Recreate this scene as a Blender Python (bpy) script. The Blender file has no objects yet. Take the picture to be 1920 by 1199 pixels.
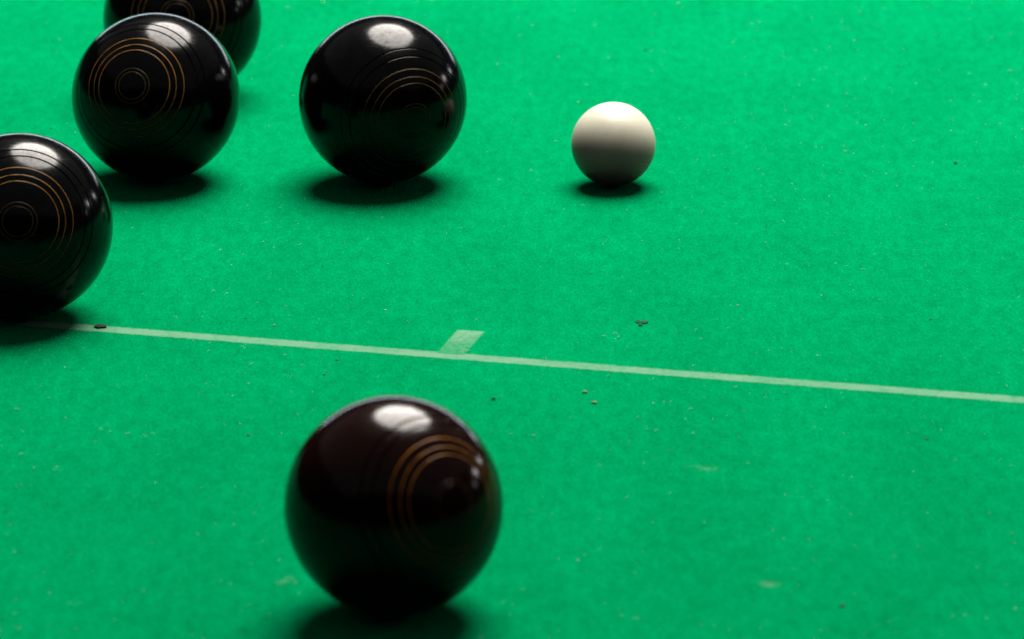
import bpy, bmesh, math, random
from mathutils import Vector, Matrix, noise

random.seed(7)
S = bpy.context.scene
COL = S.collection
W, H, F = 1920.0, 1199.0, 9712.0          # photo size and focal length in pixels
PITCH = math.radians(17.5)
CAM_H = 1.077

# ------------------------------------------------------------------ camera
cam_d = bpy.data.cameras.new("camera")
cam = bpy.data.objects.new("camera", cam_d)
COL.objects.link(cam)
cam.location = (0, 0, CAM_H)
cam.rotation_euler = (math.pi / 2 - PITCH, 0, 0)
cam_d.sensor_fit = 'HORIZONTAL'
cam_d.sensor_width = 36.0
cam_d.lens = F / W * 36.0
cam_d.clip_start = 0.05
cam_d.clip_end = 200
cam_d.dof.use_dof = True
cam_d.dof.focus_distance = 3.68
cam_d.dof.aperture_fstop = 9.5
S.camera = cam
CR = Vector((1, 0, 0))
CU = Vector((0, math.sin(PITCH), math.cos(PITCH)))
CF = Vector((0, math.cos(PITCH), -math.sin(PITCH)))
CAM = Vector((0, 0, CAM_H))


def at(px, py, z=0.0):
    """point of the level plane at height z seen at photo pixel (px, py)"""
    d = CF + CR * ((px - W / 2) / F) + CU * ((H / 2 - py) / F)
    return CAM + d * ((z - CAM_H) / d.z)


# ------------------------------------------------------------------ helpers
def link(name, bm, mat, parent=None, smooth=True):
    me = bpy.data.meshes.new(name)
    bm.to_mesh(me)
    bm.free()
    if smooth:
        for p in me.polygons:
            p.use_smooth = True
    if mat:
        me.materials.append(mat)
    o = bpy.data.objects.new(name, me)
    COL.objects.link(o)
    if parent:
        o.parent = parent
    return o


def tag(o, label=None, cat=None, group=None, kind=None):
    if label: o["label"] = label
    if cat: o["category"] = cat
    if group: o["group"] = group
    if kind: o["kind"] = kind
    return o


def new_mat(name):
    m = bpy.data.materials.new(name)
    m.use_nodes = True
    nt = m.node_tree
    b = nt.nodes["Principled BSDF"]
    return m, nt, b


def N(nt, typ, **kw):
    n = nt.nodes.new(typ)
    for k, v in kw.items():
        if k.startswith("i_"):
            n.inputs[k[2:].replace("_", " ")].default_value = v
        else:
            setattr(n, k, v)
    return n


def ramp(nt, src, stops):
    r = nt.nodes.new("ShaderNodeValToRGB")
    while len(r.color_ramp.elements) < len(stops):
        r.color_ramp.elements.new(0.5)
    for e, (p, c) in zip(r.color_ramp.elements, stops):
        e.position = p
        e.color = c if len(c) == 4 else (*c, 1)
    nt.links.new(src, r.inputs[0])
    return r.outputs[0]


def mix(nt, fac, a, b, blend='MIX'):
    m = nt.nodes.new("ShaderNodeMix")
    m.data_type = 'RGBA'
    m.blend_type = blend
    for sock, v in ((m.inputs[0], fac), (m.inputs[6], a), (m.inputs[7], b)):
        if hasattr(v, "is_linked"):
            nt.links.new(v, sock)
        elif isinstance(v, (int, float)):
            sock.default_value = v
        else:
            sock.default_value = (*v, 1)
    return m.outputs[2]


def math_n(nt, op, a, b=0.0):
    m = nt.nodes.new("ShaderNodeMath")
    m.operation = op
    for s, v in ((m.inputs[0], a), (m.inputs[1], b)):
        if hasattr(v, "is_linked"):
            nt.links.new(v, s)
        else:
            s.default_value = v
    return m.outputs[0]


# ------------------------------------------------------------------ materials
FELT = (0.0008, 0.205, 0.066)


def felt_colour(nt, co):
    """woven felt: soft blotches, nap mottling, fine fibres; returns colour and bump height"""
    n1 = N(nt, "ShaderNodeTexNoise", i_Scale=13.0, i_Detail=5.0, i_Roughness=0.6)
    n2 = N(nt, "ShaderNodeTexNoise", i_Scale=125.0, i_Detail=5.0, i_Roughness=0.65)
    n3 = N(nt, "ShaderNodeTexNoise", i_Scale=520.0, i_Detail=3.0, i_Roughness=0.7)
    mp = N(nt, "ShaderNodeMapping")
    mp.inputs["Scale"].default_value = (900, 700, 500)
    mp.inputs["Rotation"].default_value = (0, 0, 0.26)
    n4 = N(nt, "ShaderNodeTexNoise", i_Scale=1.0, i_Detail=2.0)
    nap = N(nt, "ShaderNodeMapping")          # the nap is brushed along the green
    nap.inputs["Scale"].default_value = (1.0, 0.36, 1.0)
    nt.links.new(co, nap.inputs["Vector"])
    for n in (n1, n2, n3, mp):
        nt.links.new(nap.outputs[0], n.inputs["Vector"])
    nt.links.new(mp.outputs[0], n4.inputs["Vector"])
    c = ramp(nt, n1.outputs["Fac"], [(0.25, (0.0, 0.119, 0.037)), (0.75, (0.0, 0.149, 0.049))])
    c = mix(nt, ramp(nt, n2.outputs["Fac"], [(0.3, (0, 0, 0)), (0.7, (1, 1, 1))]),
            mix(nt, 1.0, c, (0.81, 0.83, 0.81), 'MULTIPLY'), mix(nt, 1.0, c, (1.14, 1.13, 1.17), 'MULTIPLY'))
    c = mix(nt, ramp(nt, n3.outputs["Fac"], [(0.3, (0, 0, 0)), (0.7, (1, 1, 1))]),
            mix(nt, 1.0, c, (0.77, 0.8, 0.75), 'MULTIPLY'), mix(nt, 1.0, c, (1.23, 1.18, 1.27), 'MULTIPLY'))
    # pale fluff caught in the nap
    fl = ramp(nt, n4.outputs["Fac"], [(0.65, (0, 0, 0)), (0.8, (0.55, 0.55, 0.55))])
    c = mix(nt, fl, c, (0.03, 0.2, 0.1))
    h = math_n(nt, 'ADD', math_n(nt, 'MULTIPLY', n3.outputs["Fac"], 0.6), math_n(nt, 'MULTIPLY', n4.outputs["Fac"], 0.5))
    return c, h


def felt_material():
    m, nt, b = new_mat("green_felt")
    tc = N(nt, "ShaderNodeTexCoord")
    c, h = felt_colour(nt, tc.outputs["Object"])
    nt.links.new(c, b.inputs["Base Color"])
    b.inputs["Roughness"].default_value = 0.95
    b.inputs["Specular IOR Level"].default_value = 0.0
    b.inputs["Sheen Weight"].default_value = 0.04
    b.inputs["Sheen Roughness"].default_value = 0.5
    b.inputs["Sheen Tint"].default_value = (0.0, 1.0, 0.6, 1)
    bp = N(nt, "ShaderNodeBump", i_Strength=0.45, i_Distance=0.0012)
    nt.links.new(h, bp.inputs["Height"])
    nt.links.new(bp.outputs[0], b.inputs["Normal"])
    return m


def line_material():
    m, nt, b = new_mat("rubbed_chalk")
    tc = N(nt, "ShaderNodeTexCoord")
    co = tc.outputs["Object"]
    c, h = felt_colour(nt, co)
    n5 = N(nt, "ShaderNodeTexNoise", i_Scale=210.0, i_Detail=5.0, i_Roughness=0.8)
    n6 = N(nt, "ShaderNodeTexNoise", i_Scale=38.0, i_Detail=3.0, i_Roughness=0.6)
    nt.links.new(co, n5.inputs["Vector"])
    nt.links.new(co, n6.inputs["Vector"])
    chalk = mix(nt, n6.outputs["Fac"], (0.05, 0.168, 0.098), (0.108, 0.205, 0.13))
    # chalk is thin and broken towards the edges of the stroke
    at_ = N(nt, "ShaderNodeAttribute", attribute_name="edge")
    cover = math_n(nt, 'ADD', math_n(nt, 'MULTIPLY', n5.outputs["Fac"], 1.7), math_n(nt, 'MULTIPLY', n6.outputs["Fac"], 0.6))
    cover = math_n(nt, 'SUBTRACT', math_n(nt, 'SUBTRACT', cover, 0.22), at_.outputs["Fac"])
    f = ramp(nt, cover, [(0.2, (0, 0, 0)), (0.55, (0.45, 0.45, 0.45)), (0.95, (1, 1, 1))])
    nt.links.new(mix(nt, f, c, chalk), b.inputs["Base Color"])
    b.inputs["Roughness"].default_value = 0.95
    b.inputs["Specular IOR Level"].default_value = 0.0
    bp = N(nt, "ShaderNodeBump", i_Strength=0.4, i_Distance=0.0012)
    nt.links.new(h, bp.inputs["Height"])
    nt.links.new(bp.outputs[0], b.inputs["Normal"])
    return m


def bowl_material(name, base, rough):
    m, nt, b = new_mat(name)
    tc = N(nt, "ShaderNodeTexCoord")
    oi = N(nt, "ShaderNodeObjectInfo")
    add = N(nt, "ShaderNodeVectorMath", operation='ADD')
    sc = N(nt, "ShaderNodeVectorMath", operation='SCALE')
    nt.links.new(oi.outputs["Location"], sc.inputs[0])
    sc.inputs["Scale"].default_value = 3.0
    nt.links.new(tc.outputs["Object"], add.inputs[0])
    nt.links.new(sc.outputs[0], add.inputs[1])
    co = add.outputs[0]
    smear = N(nt, "ShaderNodeTexNoise", i_Scale=42.0, i_Detail=6.0, i_Roughness=0.7, i_Distortion=1.2)
    fine = N(nt, "ShaderNodeTexNoise", i_Scale=330.0, i_Detail=5.0, i_Roughness=0.75)
    mp = N(nt, "ShaderNodeMapping")
    mp.inputs["Scale"].default_value = (60, 900, 300)
    mp.inputs["Rotation"].default_value = (0.5, 0.3, 0.9)
    scr = N(nt, "ShaderNodeTexNoise", i_Scale=1.0, i_Detail=3.0)
    for n in (smear, fine, mp):
        nt.links.new(co, n.inputs["Vector"])
    nt.links.new(mp.outputs[0], scr.inputs["Vector"])
    b.inputs["Base Color"].default_value = (*base, 1)
    b.inputs["IOR"].default_value = 1.19
    r = math_n(nt, 'ADD', rough - 0.06, math_n(nt, 'MULTIPLY', smear.outputs["Fac"], 0.12))
    s = ramp(nt, scr.outputs["Fac"], [(0.6, (0, 0, 0)), (0.72, (0.12, 0.12, 0.12))])
    nt.links.new(math_n(nt, 'ADD', r, s), b.inputs["Roughness"])
    # hand grease and scuffs dull the polish in patches
    spec = math_n(nt, 'SUBTRACT', math_n(nt, 'ADD', math_n(nt, 'MULTIPLY', fine.outputs["Fac"], 1.0), math_n(nt, 'MULTIPLY', smear.outputs["Fac"], 0.7)), math_n(nt, 'ADD', 0.2, math_n(nt, 'MULTIPLY', s, 2.0)))
    nt.links.new(spec, b.inputs["Specular IOR Level"])
    bp = N(nt, "ShaderNodeBump", i_Strength=0.05, i_Distance=0.0004)
    nt.links.new(math_n(nt, 'ADD', fine.outputs["Fac"], scr.outputs["Fac"]), bp.inputs["Height"])
    nt.links.new(bp.outputs[0], b.inputs["Normal"])
    return m


def ring_material(name, base):
    m, nt, b = new_mat(name)
    tc = N(nt, "ShaderNodeTexCoord")
    n = N(nt, "ShaderNodeTexNoise", i_Scale=130.0, i_Detail=4.0)
    nt.links.new(tc.outputs["Object"], n.inputs["Vector"])
    lo = tuple(v * 0.45 for v in base)
    nt.links.new(ramp(nt, n.outputs["Fac"], [(0.32, lo), (0.62, base)]), b.inputs["Base Color"])
    b.inputs["Roughness"].default_value = 0.5
    b.inputs["Specular IOR Level"].default_value = 0.1
    return m


def jack_material():
    m, nt, b = new_mat("ivory_resin")
    tc = N(nt, "ShaderNodeTexCoord")
    n = N(nt, "ShaderNodeTexNoise", i_Scale=60.0, i_Detail=5.0, i_Roughness=0.65)
    mp = N(nt, "ShaderNodeMapping")
    mp.inputs["Scale"].default_value = (70, 70, 900)
    n2 = N(nt, "ShaderNodeTexNoise", i_Scale=1.0, i_Detail=2.0)
    nt.links.new(tc.outputs["Object"], n.inputs["Vector"])
    nt.links.new(tc.outputs["Object"], mp.inputs["Vector"])
    nt.links.new(mp.outputs[0], n2.inputs["Vector"])
    nt.links.new(ramp(nt, n.outputs["Fac"], [(0.3, (0.39, 0.385, 0.3)), (0.7, (0.44, 0.435, 0.345))]), b.inputs["Base Color"])
    b.inputs["Roughness"].default_value = 0.42
    b.inputs["Specular IOR Level"].default_value = 0.3
    bp = N(nt, "ShaderNodeBump", i_Strength=0.06, i_Distance=0.0005)
    nt.links.new(math_n(nt, 'ADD', n.outputs["Fac"], n2.outputs["Fac"]), bp.inputs["Height"])
    nt.links.new(bp.outputs[0], b.inputs["Normal"])
    return m


def plain(name, base, rough=0.9):
    m, nt, b = new_mat(name)
    tc = N(nt, "ShaderNodeTexCoord")
    n = N(nt, "ShaderNodeTexNoise", i_Scale=700.0, i_Detail=3.0)
    nt.links.new(tc.outputs["Object"], n.inputs["Vector"])
    nt.links.new(ramp(nt, n.outputs["Fac"], [(0.3, tuple(v * 0.6 for v in base)), (0.7, base)]), b.inputs["Base Color"])
    b.inputs["Roughness"].default_value = rough
    b.inputs["Specular IOR Level"].default_value = 0.1
    return m


M_FELT = felt_material()
M_LINE = line_material()
M_BLACK = bowl_material("black_polish", (0.0008, 0.0008, 0.0009), 0.145)
M_BROWN = bowl_material("dark_brown_polish", (0.005, 0.0011, 0.0007), 0.13)
M_GOLD = ring_material("worn_gold_paint", (0.34, 0.165, 0.03))
M_DULL = ring_material("faded_gold_paint", (0.17, 0.1, 0.026))
M_ORANGE = ring_material("orange_gold_paint", (0.46, 0.16, 0.004))
M_FAINT = ring_material("rubbed_gold_paint", (0.1, 0.06, 0.02))
M_BROWNRING = ring_material("brown_paint", (0.07, 0.018, 0.006))
M_JACK = jack_material()
M_LINT = plain("pale_lint", (0.42, 0.5, 0.41))
M_GRIT = plain("dark_grit", (0.012, 0.03, 0.018))
M_TAN = plain("tan_crumb", (0.16, 0.17, 0.08))
M_LEAF = plain("dark_scrap", (0.002, 0.055, 0.026))

# ------------------------------------------------------------------ the felt
bm = bmesh.new()
xs = [-4.0, 4.0]
vs = [bm.verts.new(p) for p in ((-4, 1.2, 0), (4, 1.2, 0), (4, 10.5, 0), (-4, 10.5, 0))]
bm.faces.new(vs)
felt = link("ground", bm, M_FELT, smooth=False)
tag(felt, "bright green felt playing surface under all the bowls", "felt", kind="structure")

# ------------------------------------------------------------------ line with tick
LA, LB = at(300, 625.5), at(1920, 750.5)
u = (LB - LA).normalized()
v = Vector((-u.y, u.x, 0))                     # away from the camera
LW = 0.0158


def ragged_strip(name, origin, du, dv, length, width, z, step, jit, parent=None, thin=0.0, soft=0.85):
    edge = []
    bm = bmesh.new()
    n = int(length / step)
    k = 10
    prev = None
    for i in range(n + 1):
        t = i * step
        row = []
        for j in range(k + 1):
            q = (j / k - 0.5) * width
            if j in (0, k):
                q += jit * (noise.noise(Vector((t * 260, j * 9.1, 2.0))) + 0.7 * noise.noise(Vector((t * 900, j * 4.1, 7.0))))
            e = abs(j / k - 0.5) * 2
            edge.append(soft * max(0.0, (e - 0.55) / 0.45) ** 1.5 + thin * (1 - 0.75 * max(0, e - 0.3)) * (1.35 - t / length))
            row.append(bm.verts.new(origin + du * t + dv * q + Vector((0, 0, z))))
        if prev:
            for j in range(k):
                bm.faces.new((prev[j], row[j], row[j + 1], prev[j + 1]))
        prev = row
    bmesh.ops.recalc_face_normals(bm, faces=bm.faces)
    o = link(name, bm, M_LINE, parent, smooth=False)
    at_ = o.data.attributes.new("edge", 'FLOAT', 'POINT')
    at_.data.foreach_set("value", edge)
    return o


line = ragged_strip("chalk_line", LA - u * 0.55, u, v, 1.9, LW, 0.00006, 0.0012, 0.0010)
tag(line, "pale rubbed line with a short tick across the green felt", "line")
T0, T1 = at(847, 662), at(883, 620.5)
td = (T1 - T0).normalized()
tn = Vector((-td.y, td.x, 0))
T0 = T0 - td * 0.003
tick = ragged_strip("tick_mark", T0, td, tn, (T1 - T0).length, 0.0192, 0.00009, 0.0015, 0.0005, line, 0.42, 0.25)

# ------------------------------------------------------------------ bowls
RB = 0.063
Q = 0.97                                       # a bowl is a little narrower along its axis
GOLD = (35.8, 30.3, 25.8)
INNER = (12.0, 9.4)
GROOVES = (51.5, 45.2)


def prof(a):
    return Vector((RB * math.sin(a), RB * Q * math.cos(a)))


def bowl_mesh():
    angs = set()
    a = 0.0
    feats = [(g, 0.00042, 0.00034) for g in GOLD + INNER] + [(g, 0.00062, 0.0009) for g in GROOVES]
    feats += [(180 - g, w, d) for g, w, d in feats]
    while a <= 180.0001:
        angs.add(round(a, 4)); a += 1.25
    for g, w, d in feats:
        wd = math.degrees(w / RB)
        for k in (-2.2, -1.3, -1.0, -0.75, -0.4, 0, 0.4, 0.75, 1.0, 1.3, 2.2):
            angs.add(round(g + k * wd, 4))
    angs = sorted(angs)
    pts = []
    for a in angs:
        p = prof(math.radians(a))
        n = Vector((p.x, p.y / (Q * Q))).normalized()
        dep = 0.0
        for g, w, d in feats:
            t = math.radians(a - g) * RB / w
            if abs(t) < 1.0:
                dep = max(dep, d * (1 - t * t))
        p = p - n * dep
        pts.append(p)
    SEG = 200
    bm = bmesh.new()
    top = bm.verts.new((0, 0, pts[0].y))
    bot = bm.verts.new((0, 0, pts[-1].y))
    rings = []
    for p in pts[1:-1]:
        rings.append([bm.verts.new((p.x * math.cos(2 * math.pi * s / SEG), p.x * math.sin(2 * math.pi * s / SEG), p.y)) for s in range(SEG)])
    for s in range(SEG):
        s2 = (s + 1) % SEG
        bm.faces.new((top, rings[0][s], rings[0][s2]))
        bm.faces.new((bot, rings[-1][s2], rings[-1][s]))
        for i in range(len(rings) - 1):
            bm.faces.new((rings[i][s], rings[i + 1][s], rings[i + 1][s2], rings[i][s2]))
    return bm


def ring_mesh(deg, minor):
    a = math.radians(deg)
    p = prof(a)
    n = Vector((p.x, p.y / (Q * Q))).normalized()
    c = p - n * 0.00031
    SEG, K = 160, 10
    bm = bmesh.new()
    rows = []
    for s in range(SEG):
        th = 2 * math.pi * s / SEG
        row = []
        for k in range(K):
            b = 2 * math.pi * k / K
            r = c.x + minor * math.cos(b)
            row.append(bm.verts.new((r * math.cos(th), r * math.sin(th), c.y + minor * math.sin(b))))
        rows.append(row)
    for s in range(SEG):
        A, B = rows[s], rows[(s + 1) % SEG]
        for k in range(K):
            bm.faces.new((A[k], B[k], B[(k + 1) % K], A[(k + 1) % K]))
    bmesh.ops.recalc_face_normals(bm, faces=bm.faces)
    return bm


proto = link("lawn_bowl", bowl_mesh(), M_BLACK)
for g in GOLD:
    link("gold_ring", ring_mesh(g, 0.00029), M_GOLD, proto)
for g in INNER:
    link("inner_ring", ring_mesh(g, 0.00028), M_DULL, proto)


def place(o, px, py, axis, radius):
    """centre at photo pixel (px, py), resting on the felt, ring axis given relative to the view of it"""
    k = radius / RB
    zc = radius
    d = None
    for _ in range(4):
        c = at(px, py, zc)
        z = (CAM - c).normalized()
        x = (CR - z * CR.dot(z)).normalized()
        y = z.cross(x)
        ax, ay = axis
        d = x * ax + y * ay + z * math.sqrt(1 - ax * ax - ay * ay)
        zc = radius * math.sqrt((1 - d.z ** 2) + (Q * d.z) ** 2) + 0.0002
    rot = d.to_track_quat('Z', 'Y')
    o.location = c
    o.rotation_mode = 'QUATERNION'
    o.rotation_quaternion = rot
    o.scale = (k, k, k)


def set_mat(o, m):
    o.material_slots[0].link = 'OBJECT'
    o.material_slots[0].material = m


GROUP = "polished lawn bowls lying on the felt"
BOWLS = [
    ((718, 186.5), (0.385, -0.265), 0.0635, M_BLACK, M_DULL, "black bowl between the paired bowls and the white ball, its rings turned lower right"),
    ((292.5, 182), (-0.293, 0.137), 0.0635, M_BLACK, M_GOLD, "black bowl with bright gold rings overlapping the bowl behind it"),
    ((342, 36), (-0.07, 0.035), 0.0631, M_BLACK, M_DULL, "farthest black bowl, cut by the top edge and half hidden behind another bowl"),
    ((37.5, 423), (-0.026, 0.044), 0.0641, M_BLACK, M_GOLD, "black bowl cut off by the left edge, just behind the pale line"),
    ((738, 949), (0.565, 0.03), 0.0646, M_BROWN, M_ORANGE, "dark brown blurred bowl nearest the camera, in front of the pale line"),
]
for i, (pix, axis, rad, mb, mr, label) in enumerate(BOWLS):
    if i == 0:
        o = proto
        kids = list(proto.children)
    else:
        o = proto.copy()
        COL.objects.link(o)
        kids = []
        for ch in proto.children:
            c = ch.copy()
            COL.objects.link(c)
            c.parent = o
            kids.append(c)
    place(o, pix[0], pix[1], axis, rad)
    tag(o, label, "bowl", GROUP)
    set_mat(o, mb)
    for c in kids:
        set_mat(c, mr if c.name.startswith("gold_ring") else (M_BROWNRING if mr is M_ORANGE else M_FAINT))

# ------------------------------------------------------------------ jack
RJ = 0.0317
bm = bmesh.new()
bmesh.ops.create_uvsphere(bm, u_segments=128, v_segments=80, radius=RJ)
jack = link("jack_ball", bm, M_JACK)
jc = at(1150, 271, RJ)
jack.location = (jc.x, jc.y, RJ + 0.0001)
jack.rotation_euler = (0.06, 0.1, 0.4)
tag(jack, "small ivory white jack ball alone on the green felt", "ball")


# ------------------------------------------------------------------ crumbs and lint
def blob(bm, c, r, flat, rnd, stretch=1.0, ang=0.0, sub=1):
    res = bmesh.ops.create_icosphere(bm, subdivisions=sub, radius=1.0)
    ca, sa = math.cos(ang), math.sin(ang)
    sd = rnd.random() * 50
    for vv in res["verts"]:
        p = vv.co * (1 + 0.45 * noise.noise(vv.co * 1.6 + Vector((sd, sd, sd))))
        x, y = p.x * r * stretch, p.y * r
        vv.co = Vector((c.x + x * ca - y * sa, c.y + x * sa + y * ca, c.z + (p.z + 0.8) * r * flat))


def fibre(bm, c, length, w, ang, rnd):
    n = 7
    prev = None
    bend = rnd.uniform(-1.6, 1.6)
    p = Vector(c)
    lift = rnd.uniform(0.0002, 0.0016)
    for i in range(n + 1):
        t = i / n
        d = Vector((math.cos(ang + bend * t), math.sin(ang + bend * t), 0))
        s = Vector((-d.y, d.x, 0))
        ww = w * (0.4 + 0.6 * math.sin(math.pi * (0.1 + 0.8 * t)))
        z = Vector((0, 0, 0.0006 + lift * math.sin(math.pi * t)))
        row = (bm.verts.new(p + s * ww + z), bm.verts.new(p - s * ww + z), bm.verts.new(p + z + Vector((0, 0, ww * 1.4))))
        if prev:
            for a in range(3):
                bm.faces.new((prev[a], prev[(a + 1) % 3], row[(a + 1) % 3], row[a]))
        prev = row
        p = p + d * (length / n)


rnd = random.Random(21)


def spot(lo=-60):
    """lint lies in drifts: keep a random place only where the drift is thick"""
    while True:
        p = at(rnd.uniform(-150, 2070), rnd.uniform(lo, 1300))
        d = noise.noise(Vector((p.x * 6.5, p.y * 2.6, 5.5))) + 0.5 * noise.noise(Vector((p.x * 21, p.y * 9, 1.5)))
        if rnd.random() < 0.3 + max(0.0, d + 0.1) * 1.8:
            return p


bm = bmesh.new()
for _ in range(800):
    blob(bm, spot(), rnd.uniform(0.00014, 0.0004) * (1.7 if rnd.random() < 0.12 else 1), 0.6, rnd, rnd.uniform(1, 1.8), rnd.random() * 3.1)
for _ in range(330):
    fibre(bm, spot(), rnd.uniform(0.0012, 0.0045), rnd.uniform(0.00006, 0.00012), rnd.random() * 6.28, rnd)
# denser drift of fluff on the right of the jack
for _ in range(120):
    blob(bm, at(rnd.gauss(1650, 220), rnd.gauss(270, 110)), rnd.uniform(0.0002, 0.00042), 0.6, rnd, rnd.uniform(1, 1.8), rnd.random() * 3.1)
for px, py, ln in ((545, 1097, 2), (1150, 632, 1), (262, 818, 1)):
    c = at(px, py)
    for _ in range(ln * 3):
        fibre(bm, c + Vector((rnd.gauss(-0.002, 0.005), rnd.gauss(0, 0.0035), 0)), rnd.uniform(0.003, 0.008), 0.00012, rnd.uniform(-0.6, 0.6), rnd)
tag(link("lint", bm, M_LINT), "pale lint and fibres scattered over the green felt", "lint", kind="stuff")

bm = bmesh.new()
for _ in range(120):
    blob(bm, spot(), rnd.uniform(0.00025, 0.0007), 0.4, rnd, rnd.uniform(1, 1.6), rnd.random() * 3.1)
for _ in range(60):
    fibre(bm, spot(), rnd.uniform(0.002, 0.006), rnd.uniform(0.0001, 0.00018), rnd.random() * 6.28, rnd)
for px, py, rr in ((608, 703, 0.0009), (613, 698, 0.0006), (632, 676, 0.0008), (636, 670, 0.0005), (465, 817, 0.0011), (1580, 1137, 0.0013), (1738, 824, 0.0009), (1745, 600, 0.0008)):
    blob(bm, at(px, py), rr, 0.35, rnd, 1.6, rnd.random() * 3.1, 2)
tag(link("grit", bm, M_GRIT), "dark specks of grit scattered over the green felt", "grit", kind="stuff")


def crumb(name, px, py, r, mat, label, cat, flat=0.35, stretch=1.4, ang=0.0):
    bm = bmesh.new()
    blob(bm, Vector((0, 0, 0)), r, flat, rnd, stretch, ang, 3)
    o = link(name, bm, mat)
    o.location = at(px, py) + Vector((0, 0, 0.0006))
    return tag(o, label, cat)


crumb("dirt_speck", 189, 614, 0.0034, M_GRIT, "flat black speck lying on the pale line beside the left bowl", "speck", 0.15, 1.3, 0.1)
crumb("crumb", 1097, 737, 0.0012, M_TAN, "upper tan crumb below the pale line", "crumb")
crumb("crumb", 1114, 757, 0.0013, M_TAN, "lower tan crumb below the pale line", "crumb")
crumb("dirt_speck", 1792, 308, 0.0010, M_GRIT, "black speck alone on the bright felt far right of the white ball", "speck", 0.6)
crumb("dirt_speck", 1210, 96, 0.0008, M_GRIT, "small black speck on the felt above the white ball", "speck", 0.6)
crumb("dirt_speck", 925, 750, 0.0010, M_LEAF, "dull green black speck behind the brown bowl's right shoulder", "speck", 0.5)
bm = bmesh.new()
r2 = random.Random(5)
blob(bm, Vector((0, 0, 0)), 0.0028, 0.07, r2, 1.3, 0.5, 4)
for vv in bm.verts:                                # ragged, torn outline
    th = math.atan2(vv.co.y, vv.co.x)
    k = 1 + 0.55 * math.sin(3 * th + 0.6) + 0.5 * noise.noise(Vector((math.cos(th) * 3, math.sin(th) * 3, 2.2)))
    vv.co.x *= k * 0.85
    vv.co.y *= k * 1.5
for an, ln in ((0.9, 0.007), (2.5, 0.005)):
    fibre(bm, Vector((0, 0, -0.0002)), ln, 0.00018, an, r2)
o = link("leaf_scrap", bm, M_LEAF)
o.location = at(1202, 607) + Vector((0, 0, 0.0004))
tag(o, "small dark frayed scrap on the felt above the pale line, below the white ball", "scrap")


def smudge(px, py, wpx, hpx, thin, label):
    """chalk rubbed off onto the nap: a thin round patch that breaks up outwards"""
    c = at(px, py)
    a = (at(px + wpx / 2, py) - c).length
    b = (at(px, py - hpx / 2) - c).length
    bm = bmesh.new()
    edge, rows = [], []
    n, k = 40, 10
    mid = bm.verts.new((0, 0, 0))
    edge.append(thin)
    for j in range(1, k + 1):
        row = []
        for i in range(n):
            th = 2 * math.pi * i / n
            q = j / k * (1 + 0.25 * noise.noise(Vector((math.cos(th) * 1.7 + px, math.sin(th) * 1.7, 3))))
            row.append(bm.verts.new((a * q * math.cos(th), b * q * math.sin(th), 0)))
            edge.append(thin + 1.3 * (j / k) ** 1.4)
        rows.append(row)
    for i in range(n):
        i2 = (i + 1) % n
        bm.faces.new((mid, rows[0][i], rows[0][i2]))
        for j in range(k - 1):
            bm.faces.new((rows[j][i], rows[j + 1][i], rows[j + 1][i2], rows[j][i2]))
    o = link("chalk_smudge", bm, M_LINE, smooth=False)
    at_ = o.data.attributes.new("edge", 'FLOAT', 'POINT')
    at_.data.foreach_set("value", edge)
    o.location = c + Vector((0, 0, 0.00004))
    return tag(o, label, "smudge")


smudge(1440, 1095, 120, 40, 0.45, "short pale chalk smudge on the felt right of the brown bowl's base")
smudge(1322, 877, 230, 60, 0.62, "faint wide chalk smudge on the felt midway between the tan crumbs and lower smudge")

# ------------------------------------------------------------------ lamps of the hall and an added fill
def area(name, loc, target, sx, sy, power, col, shape='RECTANGLE'):
    d = bpy.data.lights.new(name, 'AREA')
    d.shape = shape
    d.size, d.size_y = sx, sy
    d.energy = power
    d.color = col
    o = bpy.data.objects.new(name, d)
    COL.objects.link(o)
    o.location = loc
    o.rotation_euler = (Vector(target) - Vector(loc)).to_track_quat('-Z', 'Y').to_euler()
    return o


row = at(718, 186, 0.06)
area("ceiling_lamp", (0.42, row.y + 1.66, 3.2), (0.42, row.y + 1.36, 0), 2.5, 3.5, 700, (1.0, 0.935, 0.865), 'ELLIPSE')
area("overhead_fill", (1.0, row.y, 3.9), (1.0, row.y, 0), 16.0, 14.0, 115, (1.0, 0.98, 0.95))  # added broad dim fill, no real lamp: widens and softens the contact shadows
area("far_window", (0.6, 10.4, 0.62), (0.6, 4, 0.4), 7.0, 0.5, 50, (0.78, 0.89, 1.0))
area("side_window", (4.6, 5.0, 1.3), (0, 3.6, 0.1), 0.34, 0.3, 10.0, (0.98, 0.97, 0.96))
area("side_window", (4.6, 4.1, 0.92), (0, 3.6, 0.1), 0.2, 0.16, 1.2, (0.98, 0.97, 0.96))
area("side_window", (4.6, 7.0, 1.2), (0, 3.8, 0.1), 0.3, 0.3, 6.0, (0.92, 0.95, 1.0))

w = bpy.data.worlds.new("World")
S.world = w
w.use_nodes = True
w.node_tree.nodes["Background"].inputs[0].default_value = (0.8, 0.9, 1.0, 1)
w.node_tree.nodes["Background"].inputs[1].default_value = 0.012

# ------------------------------------------------------------------ render settings
S.render.engine = 'CYCLES'
S.view_settings.view_transform = 'Standard'
S.view_settings.look = 'None'
S.view_settings.gamma = 1
S.view_settings.exposure = 0
S.view_settings.use_curve_mapping = False
c = S.cycles
c.use_denoising = True
c.denoiser = 'OPENIMAGEDENOISE'
c.denoising_input_passes = 'RGB_ALBEDO_NORMAL'
c.denoising_prefilter = 'ACCURATE'
c.use_adaptive_sampling = False
c.max_bounces = 4
c.diffuse_bounces = 0
c.glossy_bounces = 3
